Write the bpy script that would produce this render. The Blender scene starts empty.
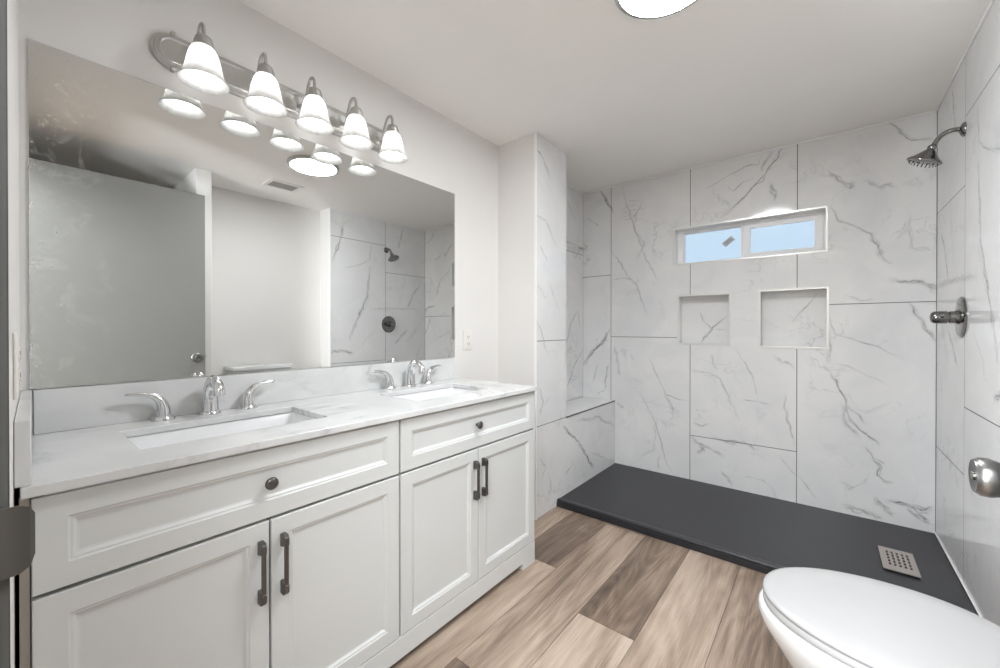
import bpy, bmesh, math, random
import numpy as np
from mathutils import Vector, Matrix
random.seed(7)
PI = math.pi
SC = bpy.context.scene
COL = SC.collection

# ------------------------------------------------------------------ camera
cam_data = bpy.data.cameras.new('camera')
cam = bpy.data.objects.new('camera', cam_data)
COL.objects.link(cam)
cam.location = (1.6212, 0.0, 1.1326)
cam.rotation_euler = (math.radians(90 - 0.2377), 0, math.radians(39.1326))
cam_data.sensor_width = 36.0
cam_data.lens = 399.6924 / 1000 * 36.0
cam_data.shift_y = -(334 - 330.818) / 1000
cam_data.clip_start = 0.02
SC.camera = cam

# ------------------------------------------------------------------ light
LIGHT = dict(exposure=1.25, sky=0.43, ceiling=45.0, bulb=5.0, hall_a=72.0, hall_b=4.0, hall_fill_top=58.0)
SC.view_settings.view_transform = 'Standard'
SC.view_settings.look = 'None'
SC.view_settings.exposure = LIGHT['exposure']
SC.view_settings.gamma = 1.0
SC.view_settings.use_curve_mapping = False
world = bpy.data.worlds.new('daylight')
SC.world = world
world.use_nodes = True
world.node_tree.nodes['Background'].inputs[0].default_value = (0.68, 0.83, 1.0, 1)
world.node_tree.nodes['Background'].inputs[1].default_value = LIGHT['sky']

# added fill: two unseen area lights shining through the doorway behind the camera
for hx, hw, he, aim in ((0.42, 0.44, LIGHT['hall_a'], 1.75), (2.62, 1.1, LIGHT['hall_b'], 1.3)):
    hl = bpy.data.lights.new('hall_fill_light', 'AREA')
    hl.shape = 'RECTANGLE'; hl.size = hw; hl.size_y = 1.0
    hl.energy = he; hl.color = (0.90, 0.955, 1.0)
    hlo = bpy.data.objects.new('hall_fill_light', hl); COL.objects.link(hlo)
    hlo.location = (hx, -2.33, 1.42)
    hlo.rotation_euler = (Vector((aim, 0.6, 1.9)) - hlo.location).to_track_quat('-Z', 'Y').to_euler()

# added overhead fill light, out of view behind the doorway
hl = bpy.data.lights.new('hall_fill_top', 'AREA')
hl.shape = 'RECTANGLE'; hl.size = 1.5; hl.size_y = 0.8
hl.energy = LIGHT['hall_fill_top']; hl.color = (0.90, 0.955, 1.0)
hlo = bpy.data.objects.new('hall_fill_top', hl); COL.objects.link(hlo)
hlo.location = (1.5, -0.70, 2.27)

# ------------------------------------------------------------------ materials
def lin(r, g, b):
    f = lambda c: ((c / 255 + 0.055) / 1.055) ** 2.4 if c > 10 else c / 255 / 12.92
    return (f(r), f(g), f(b), 1)

class NT:
    def __init__(s, name):
        s.m = bpy.data.materials.new(name); s.m.use_nodes = True
        s.t = s.m.node_tree; s.b = s.t.nodes['Principled BSDF']; s.out = s.t.nodes['Material Output']
    def n(s, kind, **kw):
        nd = s.t.nodes.new(kind)
        for k, v in kw.items():
            if k.startswith('i_'):
                k = k[2:]
                nd.inputs[int(k) if k.isdigit() else k.replace('_', ' ')].default_value = v
            else: setattr(nd, k, v)
        return nd
    def l(s, a, b): s.t.links.new(a, b)
    def coord(s, scale=(1, 1, 1), kind='Object'):
        tc = s.n('ShaderNodeTexCoord'); mp = s.n('ShaderNodeMapping')
        mp.inputs['Scale'].default_value = scale
        s.l(tc.outputs[kind], mp.inputs['Vector']); return mp.outputs['Vector']
    def noise(s, vec, scale, detail=4, rough=0.5, dist=0.0):
        nd = s.n('ShaderNodeTexNoise'); nd.inputs['Scale'].default_value = scale
        nd.inputs['Detail'].default_value = detail; nd.inputs['Roughness'].default_value = rough
        nd.inputs['Distortion'].default_value = dist
        if vec is not None: s.l(vec, nd.inputs['Vector'])
        return nd.outputs['Fac']
    def ramp(s, fac, stops):
        nd = s.n('ShaderNodeValToRGB'); e = nd.color_ramp.elements
        e[0].position, e[0].color = stops[0][0], stops[0][1]
        e[1].position, e[1].color = stops[-1][0], stops[-1][1]
        for p, c in stops[1:-1]:
            x = e.new(p); x.color = c
        s.l(fac, nd.inputs['Fac']); return nd.outputs['Color']
    def mix(s, fac, a, b, mode='MIX'):
        nd = s.n('ShaderNodeMix', data_type='RGBA', blend_type=mode)
        for v, sock in ((fac, nd.inputs[0]), (a, nd.inputs[6]), (b, nd.inputs[7])):
            if hasattr(v, 'is_output'): s.l(v, sock)
            else: sock.default_value = v
        return nd.outputs[2]
    def math(s, op, a, b=0.0, clamp=False):
        nd = s.n('ShaderNodeMath', operation=op, use_clamp=clamp)
        for v, sock in ((a, nd.inputs[0]), (b, nd.inputs[1])):
            if hasattr(v, 'is_output'): s.l(v, sock)
            else: sock.default_value = v
        return nd.outputs[0]
    def bump(s, h, strength, dist=0.001):
        nd = s.n('ShaderNodeBump'); nd.inputs['Strength'].default_value = strength
        nd.inputs['Distance'].default_value = dist
        s.l(h, nd.inputs['Height']); s.l(nd.outputs['Normal'], s.b.inputs['Normal'])

def plain(name, col, rough=0.5, metal=0.0, var=0.0, vscale=8.0, bump=0.0, bscale=60.0, spec=0.5, coat=0.0):
    t = NT(name)
    t.b.inputs['Roughness'].default_value = rough
    t.b.inputs['Metallic'].default_value = metal
    t.b.inputs['Specular IOR Level'].default_value = spec
    t.b.inputs['Coat Weight'].default_value = coat
    v = t.coord()
    k = max(var, 0.01)
    lo = tuple(c * (1 - k) for c in col[:3]) + (1,); hi = tuple(min(1, c * (1 + k)) for c in col[:3]) + (1,)
    t.l(t.ramp(t.noise(v, vscale, 3), [(0.3, lo), (0.7, hi)]), t.b.inputs['Base Color'])
    if bump: t.bump(t.noise(v, bscale, 5, 0.6), bump)
    return t.m

M = {}
M['wall'] = plain('wall_paint', lin(234, 231, 228), 0.6, var=0.012, vscale=3, bump=0.12, bscale=90)
M['ceiling'] = plain('ceiling_paint', lin(249, 246, 242), 0.7, var=0.015, vscale=2, bump=0.25, bscale=45)
M['dim'] = plain('dimmed_wall_paint', lin(150, 146, 138), 0.8, var=0.03)  # wall colour darkened so the hallway and closet space stay dim
M['grout'] = plain('grout', lin(104, 103, 102), 0.9, var=0.06, vscale=80)
M['cabinet'] = plain('cabinet_paint', lin(216, 217, 216), 0.38, var=0.008, vscale=4)
M['shadow_gap'] = plain('cabinet_carcass', lin(120, 118, 114), 0.7, var=0.03)
M['filler'] = plain('raw_filler_strip', lin(178, 170, 160), 0.7, var=0.05)
M['porcelain'] = plain('porcelain', lin(218, 218, 218), 0.12, var=0.004, coat=0.4)
M['basin'] = plain('basin_ceramic', lin(236, 236, 237), 0.15, var=0.004, coat=0.3)
M['seat'] = plain('seat_plastic', lin(181, 180, 180), 0.2, var=0.004)
M['chrome'] = plain('polished_chrome', (0.72, 0.72, 0.73, 1), 0.13, 1.0)
M['nickel'] = plain('brushed_nickel', (0.55, 0.54, 0.525, 1), 0.33, 1.0, var=0.03, vscale=40)
M['gunmetal'] = plain('dark_metal', (0.24, 0.235, 0.23, 1), 0.13, 1.0, var=0.03)
M['pull'] = plain('pewter_pull', (0.15, 0.145, 0.14, 1), 0.36, 1.0, var=0.06, vscale=50)
M['louvre'] = plain('louvre_grey', lin(170, 167, 162), 0.6)
M['white_plastic'] = plain('white_plastic', lin(236, 232, 226), 0.4)
M['vinyl'] = plain('white_vinyl', lin(249, 249, 249), 0.4)
M['edge_trim'] = plain('edge_trim', (0.78, 0.77, 0.75, 1), 0.32, 0.7)
M['caulk'] = plain('white_caulk', lin(248, 247, 245), 0.6)
M['door'] = plain('door_paint', lin(118, 117, 114), 0.5, var=0.012, vscale=2, bump=0.06, bscale=120)
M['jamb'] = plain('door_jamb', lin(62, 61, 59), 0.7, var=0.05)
M['strike'] = plain('aged_strike', (0.10, 0.092, 0.085, 1), 0.45, 0.8, var=0.1)
M['knob'] = plain('worn_nickel', (0.22, 0.215, 0.21, 1), 0.36, 1.0, var=0.04, vscale=60)
M['print'] = plain('sticker_print', lin(150, 154, 160), 0.7)
M['sticker'] = plain('paper_sticker', lin(205, 209, 214), 0.7, var=0.12, vscale=120)
M['black'] = plain('black_slot', lin(28, 28, 28), 0.8)

def emis(name, col, strength, base=(0.9, 0.9, 0.9, 1)):
    t = NT(name)
    t.b.inputs['Base Color'].default_value = base
    t.b.inputs['Emission Color'].default_value = col
    t.b.inputs['Emission Strength'].default_value = strength
    t.b.inputs['Roughness'].default_value = 0.4
    return t.m
M['diffuser'] = emis('lit_diffuser', (0.93, 0.97, 1.0, 1), LIGHT['ceiling'])
M['bulb'] = emis('lit_bulb', (0.96, 0.98, 1.0, 1), LIGHT['bulb'])

def shade_mat():
    t = NT('frosted_alabaster_glass')
    v = t.coord((1, 1, 0.5))
    col = t.ramp(t.noise(v, 26, 4, 0.6, 1.5), [(0.3, lin(222, 221, 219)), (0.7, lin(246, 245, 243))])
    df = t.n('ShaderNodeBsdfDiffuse'); tr = t.n('ShaderNodeBsdfTranslucent'); gl = t.n('ShaderNodeBsdfGlossy')
    gl.inputs['Roughness'].default_value = 0.2
    t.l(col, df.inputs['Color']); t.l(col, tr.inputs['Color'])
    m1 = t.n('ShaderNodeMixShader'); m1.inputs[0].default_value = 0.48
    m2 = t.n('ShaderNodeMixShader'); m2.inputs[0].default_value = 0.05
    t.l(df.outputs[0], m1.inputs[1]); t.l(tr.outputs[0], m1.inputs[2])
    t.l(m1.outputs[0], m2.inputs[1]); t.l(gl.outputs[0], m2.inputs[2])
    t.l(m2.outputs[0], t.out.inputs['Surface'])
    return t.m
M['shade'] = shade_mat()

def mirror_mat():
    t = NT('old_mirror')
    gl = t.n('ShaderNodeBsdfGlossy'); gl.inputs['Roughness'].default_value = 0.0
    gl.inputs['Color'].default_value = (0.73, 0.735, 0.725, 1)
    df = t.n('ShaderNodeBsdfDiffuse'); df.inputs['Color'].default_value = (0.92, 0.92, 0.90, 1)
    v = t.coord()
    sep = t.n('ShaderNodeSeparateXYZ'); t.l(v, sep.inputs[0])
    left = t.n('ShaderNodeMapRange'); left.clamp = True
    t.l(sep.outputs['Y'], left.inputs['Value'])
    for k, x in (('From Min', 0.22), ('From Max', 0.03), ('To Min', 0.0), ('To Max', 1.0)): left.inputs[k].default_value = x
    spots = t.ramp(t.noise(v, 95, 3, 0.65), [(0.60, (0, 0, 0, 1)), (0.72, (1, 1, 1, 1))])
    smear = t.ramp(t.noise(v, 13, 5, 0.65, 0.8), [(0.54, (0, 0, 0, 1)), (0.75, (1, 1, 1, 1))])
    m = t.math('MULTIPLY', t.math('ADD', t.math('MULTIPLY', spots, 0.16), t.math('MULTIPLY', smear, 0.5)), left.outputs[0], True)
    m = t.math('ADD', m, 0.015, True)
    mx = t.n('ShaderNodeMixShader')
    t.l(m, mx.inputs[0]); t.l(gl.outputs[0], mx.inputs[1]); t.l(df.outputs[0], mx.inputs[2])
    t.l(mx.outputs[0], t.out.inputs['Surface'])
    return t.m
M['mirror'] = mirror_mat()

def pane_mat():
    t = NT('window_glass')
    tr = t.n('ShaderNodeBsdfTransparent'); tr.inputs['Color'].default_value = (0.93, 0.96, 0.97, 1)
    gl = t.n('ShaderNodeBsdfGlossy'); gl.inputs['Roughness'].default_value = 0.05
    fr = t.n('ShaderNodeFresnel'); fr.inputs['IOR'].default_value = 1.45
    mx = t.n('ShaderNodeMixShader')
    t.l(fr.outputs[0], mx.inputs[0]); t.l(tr.outputs[0], mx.inputs[1]); t.l(gl.outputs[0], mx.inputs[2])
    t.l(mx.outputs[0], t.out.inputs['Surface'])
    return t.m
M['pane'] = pane_mat()

def tile_mat():
    t = NT('marble_tile')
    at = t.n('ShaderNodeAttribute', attribute_name='vein')
    v = t.coord()
    brk = t.ramp(t.noise(v, 38, 5, 0.7, 0.6), [(0.30, (0.42, 0.42, 0.42, 1)), (0.56, (1, 1, 1, 1))])
    vein = t.math('MULTIPLY', at.outputs['Fac'], brk, True)
    cloud = t.ramp(t.noise(v, 3.2, 5, 0.6, 0.8), [(0.30, lin(227, 227, 228)), (0.65, lin(237, 236, 235))])
    fine = t.math('ABSOLUTE', t.math('SUBTRACT', t.noise(v, 4.2, 6, 0.55, 0.7), 0.5))
    fine = t.ramp(fine, [(0.0, (1, 1, 1, 1)), (0.006, (0.35, 0.35, 0.35, 1)), (0.02, (0, 0, 0, 1))])
    msk = t.ramp(t.noise(v, 2.6, 2, 0.5), [(0.5, (0, 0, 0, 1)), (0.68, (0.35, 0.35, 0.35, 1))])
    tot = t.math('MAXIMUM', vein, t.math('MULTIPLY', fine, msk))
    t.l(t.mix(tot, cloud, lin(92, 92, 94)), t.b.inputs['Base Color'])
    t.b.inputs['Roughness'].default_value = 0.09
    return t.m
M['tile'] = tile_mat()

def quartz_mat():
    t = NT('white_quartz')
    v = t.coord()
    vv = t.coord((1.0, 0.55, 1.0))
    f = t.math('ABSOLUTE', t.math('SUBTRACT', t.noise(vv, 2.6, 6, 0.55, 1.1), 0.5))
    f = t.ramp(f, [(0.0, (1, 1, 1, 1)), (0.012, (0.35, 0.35, 0.35, 1)), (0.05, (0, 0, 0, 1))])
    msk = t.ramp(t.noise(v, 2.2, 2, 0.5), [(0.45, (0.05, 0.05, 0.05, 1)), (0.68, (0.75, 0.75, 0.75, 1))])
    base = t.ramp(t.noise(v, 6, 4), [(0.3, lin(214, 214, 214)), (0.7, lin(226, 226, 225))])
    t.l(t.mix(t.math('MULTIPLY', f, msk), base, lin(160, 161, 163)), t.b.inputs['Base Color'])
    t.b.inputs['Roughness'].default_value = 0.16
    return t.m
M['quartz'] = quartz_mat()

def wood_mat():
    t = NT('vinyl_plank')
    uv = t.n('ShaderNodeUVMap'); uv.uv_map = 'UVMap'
    tone = t.n('ShaderNodeAttribute', attribute_name='tone')
    def nz(sc, scale, det, rough, dist):
        mp = t.n('ShaderNodeMapping'); mp.inputs['Scale'].default_value = sc + (1,); t.l(uv.outputs[0], mp.inputs[0])
        return t.noise(mp.outputs[0], scale, det, rough, dist)
    grain = nz((15, 0.7), 2.0, 7, 0.62, 0.5)
    fine = nz((110, 2.2), 3.0, 6, 0.75, 0.15)
    big = nz((4.2, 0.75), 1.3, 3, 0.5, 0.5)
    # cathedral figure: contour lines of a slow field
    fld = nz((3.0, 0.42), 1.6, 2, 0.4, 0.6)
    ring = t.math('ABSOLUTE', t.math('SUBTRACT', t.math('FRACT', t.math('MULTIPLY', fld, 17.0)), 0.5))
    a = t.math('MULTIPLY', t.math('SUBTRACT', grain, 0.5), 0.80)
    b = t.math('MULTIPLY', t.math('SUBTRACT', fine, 0.5), 0.85)
    c = t.math('MULTIPLY', t.math('SUBTRACT', big, 0.5), 1.15)
    d = t.math('MULTIPLY', t.math('SUBTRACT', ring, 0.25), 0.28)
    s = t.math('ADD', t.math('ADD', a, b), t.math('ADD', c, d))
    f = t.math('ADD', tone.outputs['Fac'], s, True)
    col = t.ramp(f, [(0.0, lin(76, 63, 54)), (0.35, lin(123, 105, 91)), (0.65, lin(166, 146, 129)), (1.0, lin(197, 179, 163))])
    t.l(col, t.b.inputs['Base Color'])
    t.b.inputs['Roughness'].default_value = 0.42
    t.bump(fine, 0.04)
    return t.m
M['wood'] = wood_mat()
M['grate'] = plain('grate_metal', lin(176, 168, 163), 0.5, 0.35, var=0.04, vscale=60)
M['pan'] = plain('charcoal_pan', lin(41, 41, 45), 0.36, var=0.02, vscale=60, bump=0.05, bscale=400)

# ------------------------------------------------------------------ mesh helpers
def smooth_obj(o, ang=40):
    me = o.data
    me.polygons.foreach_set('use_smooth', [True] * len(me.polygons))
    me.set_sharp_from_angle(angle=math.radians(ang))

class MB:
    """collects shapes, built as one mesh object"""
    def __init__(s): s.v = []; s.f = []; s.mi = []; s.cur = 0
    def add(s, vs, fs):
        o = len(s.v); s.v += [tuple(v) for v in vs]
        for f in fs: s.f.append(tuple(i + o for i in f)); s.mi.append(s.cur)
        return s
    def box(s, x0, x1, y0, y1, z0, z1, rot=None, at=None):
        vs = [Vector((x, y, z)) for x in (x0, x1) for y in (y0, y1) for z in (z0, z1)]
        if rot is not None: vs = [rot @ v for v in vs]
        if at is not None: vs = [v + Vector(at) for v in vs]
        return s.add(vs, [(0, 1, 3, 2), (4, 6, 7, 5), (0, 4, 5, 1), (2, 3, 7, 6), (0, 2, 6, 4), (1, 5, 7, 3)])
    def loft(s, rings, cap0=True, cap1=True):
        n = len(rings[0]); vs = [p for r in rings for p in r]; fs = []
        for i in range(len(rings) - 1):
            for j in range(n):
                a = i * n + j; b = i * n + (j + 1) % n
                fs.append((a, b, b + n, a + n))
        if cap0: fs.append(tuple(range(n - 1, -1, -1)))
        if cap1: fs.append(tuple((len(rings) - 1) * n + j for j in range(n)))
        return s.add(vs, fs)
    def lathe(s, prof, at=(0, 0, 0), axis=(0, 0, 1), n=28, cap0=True, cap1=True):
        q = Vector((0, 0, 1)).rotation_difference(Vector(axis).normalized())
        rings = []
        for r, h in prof:
            rings.append([q @ Vector((r * math.cos(2 * PI * k / n), r * math.sin(2 * PI * k / n), h)) + Vector(at) for k in range(n)])
        return s.loft(rings, cap0, cap1)
    def tube(s, pts, rad, n=14, flat=1.0, side=None):
        pts = [Vector(p) for p in pts]
        rad = rad if isinstance(rad, (list, tuple)) else [rad] * len(pts)
        rings = []; ref = Vector(side) if side else None
        for i, p in enumerate(pts):
            d = (pts[min(i + 1, len(pts) - 1)] - pts[max(i - 1, 0)]).normalized()
            if ref is None:
                ref = d.cross(Vector((0, 0, 1)))
                if ref.length < 1e-3: ref = d.cross(Vector((1, 0, 0)))
            u = (ref - d * ref.dot(d)).normalized(); w = d.cross(u)
            rings.append([p + u * (rad[i] * math.cos(2 * PI * k / n)) + w * (rad[i] * flat * math.sin(2 * PI * k / n)) for k in range(n)])
        return s.loft(rings)
    def slab(s, us, vs, holes, to3, w0, w1):
        """flat slab in (u, v) with rectangular holes; to3(u, v, w) gives the point; w0 front, w1 back"""
        us = sorted(set(us)); vs = sorted(set(vs)); nu, nv = len(us) - 1, len(vs) - 1
        solid = [[not any(h[0] - 1e-6 <= us[i] and us[i + 1] <= h[1] + 1e-6 and h[2] - 1e-6 <= vs[j] and vs[j + 1] <= h[3] + 1e-6 for h in holes) for j in range(nv)] for i in range(nu)]
        idx = {}; pv = []; fs = []
        def g(i, j, k):
            if (i, j, k) not in idx: idx[(i, j, k)] = len(pv); pv.append(to3(us[i], vs[j], (w0, w1)[k]))
            return idx[(i, j, k)]
        ok = lambda i, j: 0 <= i < nu and 0 <= j < nv and solid[i][j]
        for i in range(nu):
            for j in range(nv):
                if not solid[i][j]: continue
                fs.append((g(i, j, 0), g(i + 1, j, 0), g(i + 1, j + 1, 0), g(i, j + 1, 0)))
                fs.append((g(i, j, 1), g(i, j + 1, 1), g(i + 1, j + 1, 1), g(i + 1, j, 1)))
                for di, dj, a, b in ((-1, 0, (i, j + 1), (i, j)), (1, 0, (i + 1, j), (i + 1, j + 1)), (0, -1, (i, j), (i + 1, j)), (0, 1, (i + 1, j + 1), (i, j + 1))):
                    if not ok(i + di, j + dj): fs.append((g(*a, 0), g(*a, 1), g(*b, 1), g(*b, 0)))
        return s.add(pv, fs)
    def build(s, name, mats, parent=None, bevel=0.0, seg=2, smooth=None, subsurf=0, angle=40):
        me = bpy.data.meshes.new(name)
        base = Vector(parent['_at']) if parent is not None and '_at' in parent else Vector((0, 0, 0))
        me.from_pydata([Vector(v) - base for v in s.v], [], s.f)
        for m in (mats if isinstance(mats, (list, tuple)) else [mats]): me.materials.append(m)
        me.polygons.foreach_set('material_index', s.mi)
        bm = bmesh.new(); bm.from_mesh(me)
        bmesh.ops.recalc_face_normals(bm, faces=bm.faces); bm.to_mesh(me); bm.free()
        o = bpy.data.objects.new(name, me); COL.objects.link(o)
        if parent is not None:
            o.parent = parent
            if '_at' in parent: o['_at'] = list(parent['_at'])
        if subsurf:
            md = o.modifiers.new('subsurf', 'SUBSURF'); md.levels = md.render_levels = subsurf
        if bevel:
            md = o.modifiers.new('bevel', 'BEVEL'); md.width = bevel; md.segments = seg
            md.limit_method = 'ANGLE'; md.angle_limit = math.radians(35)
        if smooth or bevel or subsurf: smooth_obj(o, angle)
        return o

def thing(name, label, cat, at=(0, 0, 0), group=None):
    o = bpy.data.objects.new(name, None); COL.objects.link(o)
    o.location = at; o['_at'] = list(at); o.empty_display_size = 0.05
    o['label'] = label; o['category'] = cat
    if group: o['group'] = group
    return o
def tag(o, label, cat, group=None):
    o['label'] = label; o['category'] = cat
    if group: o['group'] = group
    return o
def struct(o): o['kind'] = 'structure'; return o
def part_label(o, label): o['label'] = label; return o

def bez(p0, p1, p2, p3, n=12):
    p0, p1, p2, p3 = map(Vector, (p0, p1, p2, p3))
    return [p0 * (1 - t) ** 3 + p1 * 3 * t * (1 - t) ** 2 + p2 * 3 * t * t * (1 - t) + p3 * t ** 3 for t in [i / n for i in range(n + 1)]]
def rrect(x0, x1, y0, y1, r, z, n=6):
    out = []
    for cx, cy, a in ((x1 - r, y1 - r, 0), (x0 + r, y1 - r, 90), (x0 + r, y0 + r, 180), (x1 - r, y0 + r, 270)):
        for k in range(n + 1):
            t = math.radians(a + 90 * k / n); out.append(Vector((cx + r * math.cos(t), cy + r * math.sin(t), z)))
    return out

# ------------------------------------------------------------------ dimensions (metres, mirror wall is x = 0)
ZC = 2.30; YB = 3.1246; XR = 2.0821; XA = 2.2739; XP = 1.92
XS = 0.291; YS0 = 1.9743; YS1 = 2.3324; YP = 2.2051; ZP = 0.045; ZB = 0.5495
HALL_Y = -2.4
left_y = lambda x: 0.0185 - 0.0269 * x          # the near wall is slightly out of square

# ------------------------------------------------------------------ floor: planks run towards the shower
def build_floor():
    me = bpy.data.meshes.new('floor')
    vs, fs, uv, tone = [], [], [], []
    def plank(x0, x1, y0, y1, t, ou, ov):
        g = 0.0009; o = len(vs)
        for (x, y) in ((x0 + g, y0 + g), (x1 - g, y0 + g), (x1 - g, y1 - g), (x0 + g, y1 - g)):
            vs.append((x, y, 0.0)); uv.append((x - x0 + ou, y - y0 + ov)); tone.append(t)
        for (x, y) in ((x0 + g, y0 + g), (x1 - g, y0 + g), (x1 - g, y1 - g), (x0 + g, y1 - g)):
            vs.append((x, y, -0.006)); uv.append((x - x0 + ou, y - y0 + ov)); tone.append(0.0)
        fs.append((o, o + 1, o + 2, o + 3))
        for a in range(4):
            b = (a + 1) % 4; fs.append((o + a, o + a + 4, o + b + 4, o + b))
    W = 0.225; rnd = random.Random(11)
    cuts = {0: [(-2.4, .35), (0.25, .55), (1.0, .62), (2.4, .4)],
            1: [(-2.4, .5), (-0.8, .45), (0.415, .64), (1.635, .26), (2.75, .6)],
            2: [(-2.4, .5), (-0.25, .16), (0.97, .53), (2.19, .45)],
            3: [(-2.4, .6), (0.21, .74), (1.432, .33), (2.62, .6)],
            4: [(-2.4, .4), (-0.6, .5), (0.5, .66), (2.62, .4)],
            5: [(-2.4, .6), (-0.2, .4), (0.98, .47), (2.3, .6)]}
    for k in range(-1, 14):
        x0 = 0.185 + W * k
        cc = cuts.get(k)
        if cc is None:
            y = -2.4 - rnd.random(); cc = []
            while y < 3.3: cc.append((y, rnd.choice((.25, .4, .55, .7)))); y += 1.22
        for i, (y0, t) in enumerate(cc):
            y1 = cc[i + 1][0] if i + 1 < len(cc) else 3.3
            plank(x0, x0 + W, max(y0, -2.45), y1, t, rnd.random() * 7, rnd.random() * 9)
    o = len(vs)
    for (x, y) in ((-0.1, -2.5), (3.4, -2.5), (3.4, 3.3), (-0.1, 3.3)): vs.append((x, y, -0.004)); uv.append((0, 0)); tone.append(0.0)
    fs.append((o, o + 1, o + 2, o + 3))
    me.from_pydata(vs, [], fs); me.materials.append(M['wood']); me.materials.append(M['grout'])
    me.polygons[len(fs) - 1].material_index = 1
    ul = me.uv_layers.new(name='UVMap')
    for l in me.loops: ul.data[l.index].uv = uv[l.vertex_index]
    a = me.attributes.new('tone', 'FLOAT', 'POINT'); a.data.foreach_set('value', tone)
    ob = bpy.data.objects.new('floor', me); COL.objects.link(ob); struct(ob)
build_floor()

# ------------------------------------------------------------------ shell
b = MB(); b.box(-0.12, 3.4, -2.5, 3.3, ZC, ZC + 0.1); struct(b.build('ceiling', M['ceiling']))
b = MB(); b.box(-0.12, 0.0, -0.13, YB + 0.12, -0.05, ZC); struct(b.build('wall_left', M['wall']))

# wall with the doorway, slightly out of square
JX0, JX1, DH = 1.115, 1.885, 2.105
b = MB()
def near(x0, x1, z0, z1):
    b.add([(x0, -0.13, z0), (x1, -0.13, z0), (x1, left_y(x1), z0), (x0, left_y(x0), z0),
           (x0, -0.13, z1), (x1, -0.13, z1), (x1, left_y(x1), z1), (x0, left_y(x0), z1)],
          [(0, 1, 2, 3), (4, 5, 6, 7), (0, 1, 5, 4), (1, 2, 6, 5), (2, 3, 7, 6), (3, 0, 4, 7)])
near(0.0, JX0 - 0.02, -0.05, ZC); near(JX0 - 0.02, JX1 + 0.02, DH + 0.02, ZC); near(JX1 + 0.02, 3.3, -0.05, ZC)
struct(b.build('wall_front', M['wall']))
b = MB()
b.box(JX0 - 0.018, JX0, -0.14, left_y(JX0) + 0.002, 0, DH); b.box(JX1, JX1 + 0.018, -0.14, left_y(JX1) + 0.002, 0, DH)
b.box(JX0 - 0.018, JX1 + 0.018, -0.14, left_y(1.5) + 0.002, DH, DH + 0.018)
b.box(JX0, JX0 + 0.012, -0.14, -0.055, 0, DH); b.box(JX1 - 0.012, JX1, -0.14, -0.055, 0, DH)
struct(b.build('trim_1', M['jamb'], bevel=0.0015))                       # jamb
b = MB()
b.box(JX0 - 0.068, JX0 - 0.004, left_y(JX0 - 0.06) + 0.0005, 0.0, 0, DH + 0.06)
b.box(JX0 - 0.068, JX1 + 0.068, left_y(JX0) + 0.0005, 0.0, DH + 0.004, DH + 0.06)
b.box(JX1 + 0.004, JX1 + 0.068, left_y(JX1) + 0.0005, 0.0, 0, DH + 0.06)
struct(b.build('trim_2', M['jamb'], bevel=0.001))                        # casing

# hallway behind the camera
b = MB()
b.box(0.1, 0.2, HALL_Y, -0.13, -0.05, ZC); b.box(3.2, 3.3, HALL_Y, -0.13, -0.05, ZC); b.box(0.1, 3.3, HALL_Y - 0.1, HALL_Y, -0.05, ZC)
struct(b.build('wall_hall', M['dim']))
# dark space behind the open door, partition and toilet recess
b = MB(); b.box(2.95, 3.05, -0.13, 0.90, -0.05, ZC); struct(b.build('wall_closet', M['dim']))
b = MB(); b.box(XP, 3.0, 0.858, 0.952, 0, ZC); struct(b.build('wall_partition', M['wall'], bevel=0.002))
b = MB(); b.box(XA, XA + 0.1, 0.90, 2.1, -0.05, ZC); struct(b.build('wall_right', M['wall']))

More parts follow.
